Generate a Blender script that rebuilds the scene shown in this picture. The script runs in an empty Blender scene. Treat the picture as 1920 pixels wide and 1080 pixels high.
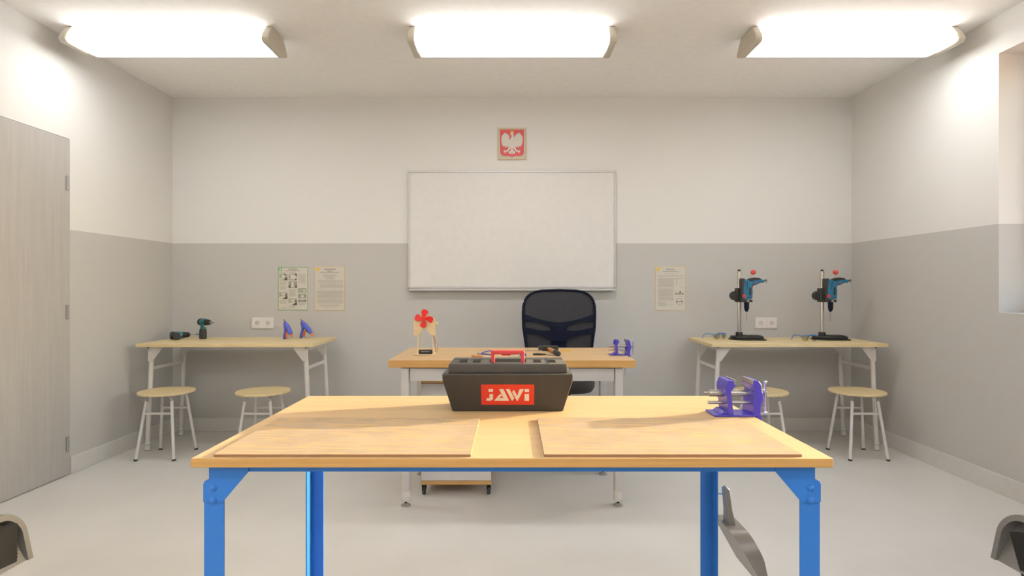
import bpy, bmesh, math, random
from mathutils import Vector, Matrix, Euler
PI = math.pi
random.seed(7)
scene = bpy.context.scene
C = scene.collection

# ---------------------------------------------------------------- camera, world, sun, exposure
cam_d = bpy.data.cameras.new('camera'); cam = bpy.data.objects.new('camera', cam_d); C.objects.link(cam)
cam.location = (0, 0, 1.2); cam.rotation_euler = (PI/2, 0, 0)
cam_d.sensor_width = 36; cam_d.lens = 20.0; cam_d.clip_start = 0.02
scene.camera = cam
scene.view_settings.view_transform = 'Standard'; scene.view_settings.look = 'None'
scene.view_settings.exposure = 0.31; scene.view_settings.gamma = 1; scene.view_settings.use_curve_mapping = False

SUN_DIR = Vector((-1, -0.38, -0.235)).normalized()
world = bpy.data.worlds.new('sky'); scene.world = world; world.use_nodes = True
wn = world.node_tree.nodes; wl = world.node_tree.links
sky = wn.new('ShaderNodeTexSky'); sky.sky_type = 'NISHITA'; sky.sun_disc = False
sky.sun_elevation = math.radians(10); sky.sun_rotation = math.radians(70); sky.dust_density = 3.0
wn['Background'].inputs[1].default_value = 1.1
wl.new(sky.outputs[0], wn['Background'].inputs[0])
sd = bpy.data.lights.new('sun', 'SUN'); so = bpy.data.objects.new('sun', sd); C.objects.link(so)
so.location = (8, 5, 4); so.rotation_euler = SUN_DIR.to_track_quat('-Z', 'Y').to_euler()
sd.energy = 8.5; sd.angle = math.radians(0.5); sd.color = (1.0, 0.88, 0.68)
LAMP_POWER = 14.5
LAMP_COL = (0.985, 1.0, 0.995)

# ---------------------------------------------------------------- materials
def mat(name, col, rough=0.5, metal=0.0, noise=0.0, nscale=20, bump=0.0, bscale=80, coat=0.0, spec=None):
    m = bpy.data.materials.new(name); m.use_nodes = True
    nt = m.node_tree; b = nt.nodes['Principled BSDF']
    b.inputs['Roughness'].default_value = rough; b.inputs['Metallic'].default_value = metal
    if spec is not None: b.inputs['Specular IOR Level'].default_value = spec
    if coat: b.inputs['Coat Weight'].default_value = coat
    tc = nt.nodes.new('ShaderNodeTexCoord')
    n = nt.nodes.new('ShaderNodeTexNoise'); n.inputs['Scale'].default_value = nscale; n.inputs['Detail'].default_value = 4
    nt.links.new(tc.outputs['Object'], n.inputs['Vector'])
    r = nt.nodes.new('ShaderNodeValToRGB')
    k = noise if noise else 0.02
    r.color_ramp.elements[0].position = 0.3; r.color_ramp.elements[1].position = 0.7
    r.color_ramp.elements[0].color = tuple(c*(1-k) for c in col)+(1,)
    r.color_ramp.elements[1].color = tuple(min(1, c*(1+k)) for c in col)+(1,)
    nt.links.new(n.outputs['Fac'], r.inputs[0]); nt.links.new(r.outputs[0], b.inputs['Base Color'])
    if bump:
        n2 = nt.nodes.new('ShaderNodeTexNoise'); n2.inputs['Scale'].default_value = bscale; n2.inputs['Detail'].default_value = 3
        nt.links.new(tc.outputs['Object'], n2.inputs['Vector'])
        bp = nt.nodes.new('ShaderNodeBump'); bp.inputs['Strength'].default_value = bump; bp.inputs['Distance'].default_value = 0.002
        nt.links.new(n2.outputs['Fac'], bp.inputs['Height']); nt.links.new(bp.outputs[0], b.inputs['Normal'])
    return m

def wood(name, c1, c2, rough=0.45, scale=(1.2, 22, 22), detail=6):
    m = bpy.data.materials.new(name); m.use_nodes = True
    nt = m.node_tree; b = nt.nodes['Principled BSDF']; b.inputs['Roughness'].default_value = rough
    b.inputs['Specular IOR Level'].default_value = 0.3
    tc = nt.nodes.new('ShaderNodeTexCoord'); mp = nt.nodes.new('ShaderNodeMapping')
    mp.inputs['Scale'].default_value = scale
    n = nt.nodes.new('ShaderNodeTexNoise'); n.inputs['Scale'].default_value = 3; n.inputs['Detail'].default_value = detail
    n.inputs['Distortion'].default_value = 0.6
    r = nt.nodes.new('ShaderNodeValToRGB'); r.color_ramp.elements[0].position = 0.3; r.color_ramp.elements[1].position = 0.7
    r.color_ramp.elements[0].color = c1+(1,); r.color_ramp.elements[1].color = c2+(1,)
    nt.links.new(tc.outputs['Object'], mp.inputs[0]); nt.links.new(mp.outputs[0], n.inputs['Vector'])
    nt.links.new(n.outputs['Fac'], r.inputs[0]); nt.links.new(r.outputs[0], b.inputs['Base Color'])
    return m

def wall_paint():
    m = mat('two_tone_wall_paint', (0.72, 0.70, 0.66), rough=0.75, bump=0.25, bscale=160, spec=0.2)
    nt = m.node_tree; b = nt.nodes['Principled BSDF']
    g = nt.nodes.new('ShaderNodeNewGeometry'); s = nt.nodes.new('ShaderNodeSeparateXYZ')
    gt = nt.nodes.new('ShaderNodeMath'); gt.operation = 'GREATER_THAN'; gt.inputs[1].default_value = 1.576
    mx = nt.nodes.new('ShaderNodeMix'); mx.data_type = 'RGBA'
    mx.inputs['A'].default_value = (0.53, 0.515, 0.495, 1); mx.inputs['B'].default_value = (0.73, 0.715, 0.69, 1)
    nt.links.new(g.outputs['Position'], s.inputs[0]); nt.links.new(s.outputs['Z'], gt.inputs[0])
    nt.links.new(gt.outputs[0], mx.inputs['Factor']); nt.links.new(mx.outputs['Result'], b.inputs['Base Color'])
    return m

def board_mat():
    m = mat('scratched_hardboard', (0.40, 0.305, 0.205), rough=0.65, noise=0.10, nscale=9, spec=0.2)
    nt = m.node_tree; b = nt.nodes['Principled BSDF']
    ramp = [n for n in nt.nodes if n.type == 'VALTORGB'][0]
    tc = [n for n in nt.nodes if n.type == 'TEX_COORD'][0]
    last = ramp.outputs[0]
    for k, (rot, sc) in enumerate([(0.5, (4, 40, 1)), (-1.1, (5, 46, 1)), (2.2, (3, 36, 1))]):
        mp = nt.nodes.new('ShaderNodeMapping'); mp.inputs['Rotation'].default_value = (0, 0, rot); mp.inputs['Scale'].default_value = sc
        mp.inputs['Location'].default_value = (k*3.1, k*1.7, 0)
        n = nt.nodes.new('ShaderNodeTexNoise'); n.inputs['Scale'].default_value = 2.2; n.inputs['Detail'].default_value = 2
        r = nt.nodes.new('ShaderNodeValToRGB'); r.color_ramp.elements[0].position = 0.58; r.color_ramp.elements[1].position = 0.64
        r.color_ramp.elements[0].color = (0, 0, 0, 1); r.color_ramp.elements[1].color = (0.55, 0.55, 0.55, 1)
        mx = nt.nodes.new('ShaderNodeMix'); mx.data_type = 'RGBA'; mx.inputs['B'].default_value = (0.62, 0.38, 0.15, 1)
        nt.links.new(tc.outputs['Object'], mp.inputs[0]); nt.links.new(mp.outputs[0], n.inputs['Vector'])
        nt.links.new(n.outputs['Fac'], r.inputs[0]); nt.links.new(r.outputs[0], mx.inputs['Factor'])
        nt.links.new(last, mx.inputs['A']); last = mx.outputs['Result']
    nt.links.new(last, b.inputs['Base Color'])
    return m

def emis(name, col, s):
    m = bpy.data.materials.new(name); m.use_nodes = True
    b = m.node_tree.nodes['Principled BSDF']; b.inputs['Base Color'].default_value = (0.8, 0.8, 0.78, 1)
    b.inputs['Emission Color'].default_value = col+(1,); b.inputs['Emission Strength'].default_value = s
    return m

def clear(name, tint, gloss=0.08, alpha_tint=(1, 1, 1)):
    m = bpy.data.materials.new(name); m.use_nodes = True; nt = m.node_tree
    nt.nodes.remove(nt.nodes['Principled BSDF']); out = nt.nodes['Material Output']
    t = nt.nodes.new('ShaderNodeBsdfTransparent'); t.inputs[0].default_value = tint+(1,)
    g = nt.nodes.new('ShaderNodeBsdfGlossy'); g.inputs['Roughness'].default_value = 0.03
    lw = nt.nodes.new('ShaderNodeLayerWeight'); lw.inputs[0].default_value = .5
    pw = nt.nodes.new('ShaderNodeMath'); pw.operation = 'POWER'; pw.inputs[1].default_value = 5
    ma = nt.nodes.new('ShaderNodeMath'); ma.operation = 'MULTIPLY_ADD'; ma.inputs[1].default_value = .8; ma.inputs[2].default_value = gloss*.5
    nt.links.new(lw.outputs['Facing'], pw.inputs[0]); nt.links.new(pw.outputs[0], ma.inputs[0])
    mx = nt.nodes.new('ShaderNodeMixShader')
    nt.links.new(ma.outputs[0], mx.inputs[0]); nt.links.new(t.outputs[0], mx.inputs[1]); nt.links.new(g.outputs[0], mx.inputs[2])
    nt.links.new(mx.outputs[0], out.inputs[0]); return m

def chair_mesh_mat():
    m = mat('navy_mesh_fabric', (0.040, 0.039, 0.048), rough=0.9, noise=0.35, nscale=260, bump=0.5, bscale=400)
    nt = m.node_tree; b = nt.nodes['Principled BSDF']; out = nt.nodes['Material Output']
    t = nt.nodes.new('ShaderNodeBsdfTransparent'); mx = nt.nodes.new('ShaderNodeMixShader'); mx.inputs[0].default_value = 0.01
    nt.links.new(b.outputs[0], mx.inputs[1]); nt.links.new(t.outputs[0], mx.inputs[2]); nt.links.new(mx.outputs[0], out.inputs[0])
    return m

M = dict(
 wall=wall_paint(),
 ceil=mat('ceiling_paint', (0.93, 0.91, 0.885), 0.8, spec=0.2, bump=0.1),
 floor=mat('smooth_floor_coating', (0.64, 0.625, 0.60), 0.42, noise=0.03, nscale=3, bump=0.05, bscale=30, spec=0.35),
 skirt=mat('skirting', (0.62, 0.605, 0.58), 0.5, spec=0.3),
 door=wood('grey_laminate', (0.42, 0.40, 0.38), (0.46, 0.44, 0.415), 0.5, (14, 14, 0.8), 4),
 hinge=mat('hinge_steel', (0.45, 0.45, 0.46), 0.3, 0.9),
 benchwood=wood('oak_worktop', (0.54, 0.365, 0.185), (0.60, 0.42, 0.22), 0.5, (1.2, 16, 26)),
 teachwood=wood('light_oak_top', (0.55, 0.365, 0.185), (0.63, 0.43, 0.225), 0.5, (1.6, 18, 24)),
 woodedge=wood('oak_edge', (0.50, 0.275, 0.085), (0.62, 0.36, 0.13), 0.5, (1.2, 8, 60)),
 birch=wood('birch_ply', (0.66, 0.52, 0.285), (0.74, 0.60, 0.35), 0.5, (2.5, 14, 14)),
 board=board_mat(),
 boardedge=mat('hardboard_edge', (0.36, 0.18, 0.085), 0.7),
 blue=mat('blue_enamel', (0.035, 0.19, 0.62), 0.4, spec=0.3),
 whitemetal=mat('pale_grey_enamel', (0.66, 0.635, 0.615), 0.35, spec=0.5),
 alu=mat('brushed_aluminium', (0.56, 0.545, 0.54), 0.38, 0.35),
 alucap=mat('white_plastic_sleeve', (0.68, 0.65, 0.63), 0.5),
 steel=mat('steel', (0.50, 0.49, 0.48), 0.28, 0.9),
 chrome=mat('chrome', (0.66, 0.65, 0.64), 0.12, 1.0),
 foot=mat('grey_foot', (0.30, 0.285, 0.26), 0.5),
 black=mat('black_plastic', (0.018, 0.017, 0.016), 0.45, noise=0.15),
 toolbox=mat('charcoal_toolbox_plastic', (0.050, 0.043, 0.038), 0.5, noise=0.08, bump=0.15, bscale=400),
 toolboxlid=mat('charcoal_lid_plastic', (0.060, 0.052, 0.045), 0.5, noise=0.08, bump=0.15, bscale=400),
 blackmatte=mat('matte_black', (0.012, 0.012, 0.011), 0.8, spec=0.1),
 red=mat('red_plastic', (0.62, 0.035, 0.03), 0.4),
 handlered=mat('red_handle_plastic', (0.60, 0.055, 0.06), 0.45),
 labelred=mat('red_label', (0.72, 0.045, 0.022), 0.5),
 lettering=mat('cream_lettering', (0.80, 0.68, 0.55), 0.5),
 viol=mat('violet_blue_vise_paint', (0.075, 0.055, 0.50), 0.25, spec=0.6),
 jaw=mat('jaw_steel', (0.36, 0.34, 0.31), 0.4, 0.7),
 white=mat('white_plastic', (0.74, 0.70, 0.68), 0.4),
 cabwhite=mat('white_laminate', (0.60, 0.57, 0.56), 0.45),
 cabwood=wood('cabinet_wood', (0.52, 0.29, 0.10), (0.60, 0.35, 0.135), 0.5, (2, 18, 18)),
 wboard=mat('whiteboard_surface', (0.70, 0.68, 0.66), 0.35, spec=0.4),
 navy=mat('navy_frame', (0.006, 0.009, 0.026), 0.6, spec=0.15),
 navymesh=chair_mesh_mat(),
 seat=mat('dark_seat_fabric', (0.05, 0.045, 0.04), 0.8, noise=0.2, nscale=200),
 teal=mat('teal_plastic', (0.018, 0.17, 0.19), 0.4, noise=0.1),
 grip=mat('dark_rubber', (0.035, 0.034, 0.032), 0.6),
 dblue=mat('drill_blue', (0.008, 0.145, 0.27), 0.4),
 ggblue=mat('glue_gun_blue', (0.10, 0.13, 0.60), 0.45),
 orange=mat('orange_plastic', (0.80, 0.16, 0.03), 0.45),
 ball=mat('red_ball', (0.75, 0.085, 0.06), 0.3),
 fanred=mat('fan_red', (0.80, 0.018, 0.015), 0.4),
 plywood=wood('toy_plywood', (0.70, 0.54, 0.32), (0.78, 0.62, 0.39), 0.6, (6, 30, 30)),
 paper=mat('paper', (0.61, 0.575, 0.51), 0.7),
 ink=mat('black_ink', (0.06, 0.055, 0.05), 0.7),
 inkgrey=mat('small_print_ink', (0.40, 0.365, 0.30), 0.7),
 pgrey=mat('picture_grey', (0.33, 0.32, 0.25), 0.7),
 pgreen=mat('picture_green_grey', (0.36, 0.38, 0.29), 0.7),
 pdark=mat('picture_dark', (0.10, 0.09, 0.07), 0.7),
 pmauve=mat('picture_mauve', (0.38, 0.33, 0.28), 0.7),
 green=mat('green_print', (0.19, 0.42, 0.19), 0.7),
 greensign=mat('green_sign', (0.10, 0.40, 0.16), 0.7),
 amber=mat('amber_print', (0.72, 0.50, 0.20), 0.7),
 yellow=mat('yellow_sign', (0.80, 0.52, 0.06), 0.7),
 emred=mat('emblem_red', (0.68, 0.10, 0.11), 0.6),
 emwhite=mat('emblem_white', (0.66, 0.62, 0.56), 0.6),
 emgold=mat('emblem_gold', (0.72, 0.56, 0.12), 0.6),
 emback=mat('emblem_card', (0.56, 0.52, 0.43), 0.7),
 framegold=mat('pale_wood_frame', (0.66, 0.52, 0.32), 0.6),
 lampcap=mat('cream_end_cap', (0.60, 0.55, 0.46), 0.5),
 diffuser=emis('lit_diffuser', LAMP_COL, LAMP_POWER),
 diffside=emis('diffuser_side', LAMP_COL, 3.0),
 diffdim=emis('diffuser_far_slope', LAMP_COL, 1.2),
 glass=clear('window_glass', (0.96, 0.97, 0.97)),
 lens=clear('clear_lens', (0.80, 0.77, 0.62)),
 frameblue=mat('glasses_blue', (0.03, 0.17, 0.55), 0.3),
 winframe=mat('window_frame_white', (0.72, 0.70, 0.68), 0.4),
 tan=mat('varnished_handle', (0.50, 0.22, 0.06), 0.4),
 cableblue=mat('blue_insulated_handle', (0.05, 0.05, 0.42), 0.4),
 dustpan=mat('grey_dustpan', (0.22, 0.21, 0.20), 0.35, 0.25),
 bristle=mat('black_bristles', (0.012, 0.011, 0.010), 0.7),
 brushy=mat('yellow_brush_body', (0.80, 0.50, 0.05), 0.4),
 greenband=mat('green_band', (0.05, 0.42, 0.10), 0.6),
 outside=mat('outside_ground', (0.50, 0.31, 0.21), 0.9, noise=0.1),
)

# ---------------------------------------------------------------- geometry helpers
class MB:
    def __init__(s): s.bm = bmesh.new()
    def _x(s, verts, loc, rot):
        m = Matrix.Translation(loc) @ Euler(rot).to_matrix().to_4x4()
        bmesh.ops.transform(s.bm, matrix=m, verts=verts)
    def box(s, a, b, rot=None, piv=None):
        c = [(x, y, z) for x in (a[0], b[0]) for y in (a[1], b[1]) for z in (a[2], b[2])]
        v = [s.bm.verts.new(p) for p in c]
        for f in ((0,1,3,2),(4,6,7,5),(0,4,5,1),(2,3,7,6),(0,2,6,4),(1,5,7,3)): s.bm.faces.new([v[i] for i in f])
        if rot:
            p = Vector(piv if piv else [(a[i]+b[i])/2 for i in range(3)])
            m = Matrix.Translation(p) @ Euler(rot).to_matrix().to_4x4() @ Matrix.Translation(-p)
            bmesh.ops.transform(s.bm, matrix=m, verts=v)
        return s
    def cyl(s, p, q, r, r2=None, n=24):
        p = Vector(p); q = Vector(q); r2 = r if r2 is None else r2
        d = q-p; L = d.length; R = d.to_track_quat('Z', 'Y').to_matrix().to_4x4()
        m = Matrix.Translation((p+q)/2) @ R
        bmesh.ops.create_cone(s.bm, cap_ends=True, segments=n, radius1=r, radius2=max(r2, 1e-5), depth=L, matrix=m); return s
    def ball(s, p, r, sc=(1, 1, 1), n=20):
        m = Matrix.Translation(p) @ Matrix.Diagonal((sc[0], sc[1], sc[2], 1))
        bmesh.ops.create_uvsphere(s.bm, u_segments=n, v_segments=n//2+2, radius=r, matrix=m); return s
    def tube(s, pts, r, n=10, closed=False, rz=1.0):
        pts = [Vector(p) for p in pts]; rings = []; N = len(pts)
        rr = r if isinstance(r, (list, tuple)) else [r]*N
        up = Vector((0, 0, 1))
        for i, p in enumerate(pts):
            if closed: t = (pts[(i+1) % N]-pts[i-1]).normalized()
            else: t = (pts[min(i+1, N-1)]-pts[max(i-1, 0)]).normalized()
            u = up if abs(t.dot(up)) < 0.95 else Vector((0, 1, 0))
            a = t.cross(u).normalized(); b = a.cross(t)
            rings.append([s.bm.verts.new(p+a*math.cos(2*PI*k/n)*rr[i]+b*math.sin(2*PI*k/n)*rr[i]*rz) for k in range(n)])
        for i in range(N if closed else N-1):
            A = rings[i]; B = rings[(i+1) % N]
            for k in range(n): s.bm.faces.new((A[k], A[(k+1) % n], B[(k+1) % n], B[k]))
        if not closed: s.bm.faces.new(rings[0][::-1]); s.bm.faces.new(rings[-1])
        return s
    def lathe(s, prof, c=(0, 0, 0), n=32, axis='Z'):
        rings = []
        for r, z in prof:
            ring = []
            for k in range(n):
                a = 2*PI*k/n; x, y = r*math.cos(a), r*math.sin(a)
                p = (x, y, z) if axis == 'Z' else ((z, x, y) if axis == 'X' else (x, z, y))
                ring.append(s.bm.verts.new(Vector(p)+Vector(c)))
            rings.append(ring)
        for A, B in zip(rings, rings[1:]):
            for k in range(n): s.bm.faces.new((A[k], A[(k+1) % n], B[(k+1) % n], B[k]))
        s.bm.faces.new(rings[0][::-1]); s.bm.faces.new(rings[-1]); return s
    def prism(s, poly, lo, hi, axis='y', at=(0, 0, 0)):
        """polygon in the plane across an axis: y -> (x,z), x -> (y,z), z -> (x,y)"""
        def P(u, v, w):
            p = {'y': (u, w, v), 'x': (w, u, v), 'z': (u, v, w)}[axis]
            return Vector(p)+Vector(at)
        A = [s.bm.verts.new(P(u, v, lo)) for u, v in poly]; B = [s.bm.verts.new(P(u, v, hi)) for u, v in poly]
        n = len(poly)
        s.bm.faces.new(A); s.bm.faces.new(B[::-1])
        for k in range(n): s.bm.faces.new((A[k], B[k], B[(k+1) % n], A[(k+1) % n]))
        return s
    def loft(s, rings, cap=True):
        R = [[s.bm.verts.new(p) for p in ring] for ring in rings]; n = len(R[0])
        for A, B in zip(R, R[1:]):
            for k in range(n): s.bm.faces.new((A[k], A[(k+1) % n], B[(k+1) % n], B[k]))
        if cap: s.bm.faces.new(R[0][::-1]); s.bm.faces.new(R[-1])
        return s
    def build(s, name, m, parent=None, bevel=0, loc=None, smooth=False, seg=2):
        bmesh.ops.recalc_face_normals(s.bm, faces=s.bm.faces)
        me = bpy.data.meshes.new(name); s.bm.to_mesh(me); s.bm.free()
        me.materials.append(M[m] if isinstance(m, str) else m)
        o = bpy.data.objects.new(name, me); C.objects.link(o)
        if parent: o.parent = parent
        if loc: o.location = loc
        if bevel:
            b = o.modifiers.new('bevel', 'BEVEL'); b.width = bevel; b.segments = seg; b.limit_method = 'ANGLE'; b.angle_limit = math.radians(35)
        if smooth or bevel:
            for p in me.polygons: p.use_smooth = True
            try: me.set_sharp_from_angle(angle=math.radians(38))
            except Exception: pass
        return o

def tag(o, label=None, cat=None, group=None, kind=None):
    if label: o['label'] = label
    if cat: o['category'] = cat
    if group: o['group'] = group
    if kind: o['kind'] = kind
    return o
def thing(name, label, cat, loc=(0, 0, 0), rz=0, group=None):
    o = bpy.data.objects.new(name, None); C.objects.link(o); o.empty_display_size = 0.05
    o.location = loc; o.rotation_euler = (0, 0, rz); return tag(o, label, cat, group)
def struct(name, mb, m, parent=None, bevel=0):
    o = mb.build(name, m, parent, bevel)
    if not parent: o['kind'] = 'structure'
    return o
def copy_tree(o, parent=None):
    c = o.copy(); C.objects.link(c); c.parent = parent
    for ch in [x for x in list(bpy.data.objects) if x.parent == o]: copy_tree(ch, c)
    return c
def dup(o, label, loc, rz=0):
    c = copy_tree(o); c.location = loc; c.rotation_euler = (0, 0, rz); c['label'] = label; return c
def arc(cx, cy, r, a0, a1, n=8):
    return [(cx+r*math.cos(math.radians(a0+(a1-a0)*i/n)), cy+r*math.sin(math.radians(a0+(a1-a0)*i/n))) for i in range(n+1)]
def rrect(x0, y0, x1, y1, r, n=5):
    return arc(x1-r, y1-r, r, 0, 90, n)+arc(x0+r, y1-r, r, 90, 180, n)+arc(x0+r, y0+r, r, 180, 270, n)+arc(x1-r, y0+r, r, 270, 360, n)

def side_faces(o, m):       # the upright faces of a worktop take a darker, more saturated wood colour
    o.data.materials.append(M[m])
    for p in o.data.polygons:
        if abs(p.normal.z) < .5: p.material_index = 1
    return o
# ---------------------------------------------------------------- room
XW, YB, YF, H = 2.85, 4.778, -2.6, 2.8
struct('floor', MB().box((-XW-.3, YF-.3, -.1), (XW+.3, YB+.3, 0)), 'floor')
struct('ceiling', MB().box((-XW-.3, YF-.3, H), (XW+.3, YB+.3, H+.1)), 'ceil')
struct('wall_back', MB().box((-XW, YB, 0), (XW, YB+.2, H)), 'wall')
struct('wall_front', MB().box((-XW, YF-.2, 0), (XW, YF, H)), 'wall')
DY0, DY1, DH = 2.74, 3.664, 2.16
struct('wall_left', MB().box((-XW-.2, YF-.2, 0), (-XW, DY0, H)).box((-XW-.2, DY1, 0), (-XW, YB+.2, H)).box((-XW-.2, DY0, DH), (-XW, DY1, H)), 'wall')
WY0, WY1, WZ0, WZ1, WD = 0.95, 3.33, 1.056, 2.573, .26
struct('wall_right', MB().box((XW, YF-.2, 0), (XW+WD, WY0, H)).box((XW, WY1, 0), (XW+WD, YB+.2, H))
       .box((XW, WY0, 0), (XW+WD, WY1, WZ0)).box((XW, WY0, WZ1), (XW+WD, WY1, H)), 'wall')
struct('baseboard_back', MB().box((-XW, YB-.012, 0), (XW, YB, .112)), 'skirt', bevel=.002)
struct('baseboard_right', MB().box((XW-.012, YF, 0), (XW, YB-.012, .112)), 'skirt', bevel=.002)
struct('baseboard_left', MB().box((-XW, DY1, 0), (-XW+.012, YB-.012, .112)).box((-XW, YF, 0), (-XW+.012, DY0, .112)), 'skirt', bevel=.002)
# door: flush grey leaf with three hinges
door = struct('door_1', MB().box((-XW-.04, DY0+.004, .006), (-XW+.006, DY1-.004, DH-.004)), 'door', bevel=.002)
for z in (1.872, 1.047, .204):
    MB().cyl((-XW+.010, DY1-.028, z-.045), (-XW+.010, DY1-.028, z+.045), .006, n=12).box((-XW+.004, DY1-.04, z-.045), (-XW+.008, DY1-.016, z+.045)).build('hinge', 'hinge', door)
MB().box((-XW+.006, DY0+.05, .99), (-XW+.012, DY0+.085, 1.16)).cyl((-XW+.01, DY0+.067, 1.1), (-XW+.055, DY0+.067, 1.1), .009, n=12).cyl((-XW+.05, DY0+.067, 1.1), (-XW+.05, DY0+.19, 1.1), .009, n=12).build('door_handle', 'steel', door)
# window: frame and panes at the outside of a deep reveal
wx0, wx1 = XW+.19, XW+.25
win = struct('window_1', MB().box((wx0, WY0, WZ0), (wx1, WY1, WZ0+.06)).box((wx0, WY0, WZ1-.06), (wx1, WY1, WZ1))
   .box((wx0, WY0, WZ0+.06), (wx1, WY0+.06, WZ1-.06)).box((wx0, WY1-.06, WZ0+.06), (wx1, WY1, WZ1-.06)).box((wx0, 1.55, WZ0+.06), (wx1, 1.63, WZ1-.06)), 'winframe')
MB().box((wx0+.025, WY0+.06, WZ0+.06), (wx0+.035, 1.55, WZ1-.06)).build('pane', 'glass', win)
MB().box((wx0+.025, 1.63, WZ0+.06), (wx0+.035, WY1-.06, WZ1-.06)).build('pane', 'glass', win)
struct('ground_outside', MB().box((XW+WD+.05, -30, -1.3), (60, 40, -1.2)), 'outside')

# ---------------------------------------------------------------- ceiling lamps
def ceiling_lamp():
    t = thing('ceiling_lamp', 'x', 'ceiling lamp', (0, 0, H), 0, 'ceiling lamps')
    hl = .587
    def ring(x, grow=0.0):
        g = grow
        return [(-.080, 0), (-.118-g, -.062), (-.138-g, -.092), (-.138-g, -.104), (-.125, -.112-g), (.035, -.113-g)]
    near = [(-.080, 0), (-.125, -.075), (-.138, -.095), (-.130, -.108), (-.110, -.112), (.035, -.112), (.035, -.02), (.0, 0)]
    MB().prism(near, -hl, hl, 'x').build('diffuser', 'diffuser', t)
    dm = [o for o in C.objects if o.parent == t][-1].data; dm.materials.append(M['diffside'])
    for p in dm.polygons:
        if p.normal.z > -.5: p.material_index = 1
    far = [(.0355, -.112), (.10, -.108), (.138, -.100), (.142, -.090), (.070, 0), (.0005, 0), (.0355, -.02)]
    MB().prism(far, -hl, hl, 'x').build('diffuser_edge', 'diffdim', t, smooth=True)
    cap = [(-.085, 0), (-.130, -.060), (-.148, -.096), (-.138, -.113), (-.118, -.118), (.105, -.116), (.145, -.104), (.150, -.088), (.110, -.030), (.075, 0)]
    for s in (-1, 1):
        a, b = sorted((s*hl, s*(hl+.045)))
        MB().prism(cap, a+(.0005 if s > 0 else 0), b-(0 if s > 0 else .0005), 'x').build('end_cap', 'lampcap', t, .006)
    return t
LY = 3.562
l0 = ceiling_lamp(); l0.location = (0, LY, H); l0['label'] = 'middle one of three ceiling lamps, lit, above the whiteboard'
dup(l0, 'lit ceiling lamp on the left, above the table with cordless drills', (-2.096, LY, H))
dup(l0, 'lit ceiling lamp on the right, above the table with drill stands', (2.096, LY, H))
for x, w in ((-2.096, 'left'), (0, 'middle'), (2.096, 'right')):  # unseen lamp rows behind the viewer, added to light the room evenly
    dup(l0, 'unseen ceiling lamp added for even light, just behind the viewer, %s of its row' % w, (x, -.2, H), PI)
    dup(l0, 'unseen ceiling lamp added for even light, at the far end behind the viewer, %s of its row' % w, (x, -1.9, H), PI)

# ---------------------------------------------------------------- whiteboard
wb = thing('whiteboard', 'large blank whiteboard with aluminium frame on the back wall', 'whiteboard', (0, YB, 1.2))
MB().box((-.855, -.018, .012), (.855, -.001, .965)).build('writing_surface', 'wboard', wb)
MB().box((-.868, -.024, .965), (.868, -.001, .982)).box((-.868, -.024, 0), (.868, -.001, .013)).box((-.868, -.024, .013), (-.853, -.001, .965)).box((.853, -.024, .013), (.868, -.001, .965)).build('frame', 'alu', wb, .002)
MB().prism([(-.024, .0), (-.062, -.012), (-.062, -.022), (-.004, -.022), (-.004, -.001)], -.855, .855, 'x').build('pen_tray', 'alu', wb, .0015)
for s in (-1, 1):
    for z in (.0, .982): MB().box((s*.86-.01, -.027, z-.012 if z else .0), (s*.86+.01, -.0245, z if z else .012)).build('corner_cap', 'steel', wb)

# ---------------------------------------------------------------- emblem
em = thing('eagle_emblem', 'small framed coat of arms, white crowned eagle on a red shield', 'emblem', (0, YB, 2.275))
MB().box((-.115, -.008, .005), (.115, -.001, .263)).build('card', 'emback', em)
MB().box((-.121, -.012, 0), (.121, -.001, .007)).box((-.121, -.012, .261), (.121, -.001, .268)).box((-.121, -.012, .007), (-.114, -.001, .261)).box((.114, -.012, .007), (.121, -.001, .261)).build('frame', 'framegold', em, .001)
k = .242/728
def E(x, y): return ((x-541)*k, (948-y)*k)
sh = [E(240, 188), E(842, 188), E(840, 740)]+[E(*p) for p in arc(740, 755, 100, 0, 90, 6)]+[E(600, 857), E(565, 868), E(541, 892), E(517, 868), E(480, 857)]+[E(*p) for p in arc(345, 755, 100, 90, 180, 6)]
MB().prism(sh, -.0095, -.008).build('shield', 'emred', em)
half = [(541, 270), (500, 285), (488, 318), (520, 335), (535, 345), (515, 395), (485, 440), (460, 440), (483, 395), (468, 350), (430, 300), (385, 278), (345, 270), (325, 300), (290, 340), (268, 390), (280, 430),
        (258, 470), (290, 485), (262, 525), (300, 535), (280, 600), (325, 575), (318, 635), (355, 600), (380, 662), (405, 605), (430, 640), (470, 600), (440, 670), (415, 705), (375, 715), (330, 705), (340, 755), (378, 792), (400, 745), (430, 760),
        (450, 735), (460, 715), (480, 690), (505, 680), (512, 640), (520, 660), (520, 690), (490, 705), (520, 730), (470, 725), (455, 790), (500, 806), (525, 760), (530, 800), (541, 840)]
right = [(1082-x, y) for x, y in half[::-1] if (x, y) not in ((500, 285), (488, 318), (520, 335), (535, 345), (515, 395), (485, 440), (541, 270), (541, 840))]
right = right+[(625, 440), (596, 395), (585, 330), (580, 275)]
MB().prism([E(x, y) for x, y in half]+[E(x, y) for x, y in right], -.0105, -.0095).build('eagle', 'emwhite', em)
MB().prism([E(*p) for p in [(490, 232), (510, 232), (540, 214), (570, 232), (590, 232), (575, 270), (505, 270)]], -.0112, -.0105).prism([E(*p) for p in [(500, 285), (480, 325), (510, 318), (515, 333), (545, 322), (512, 300)]], -.0112, -.0105).build('crown_and_beak', 'emgold', em)

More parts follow.
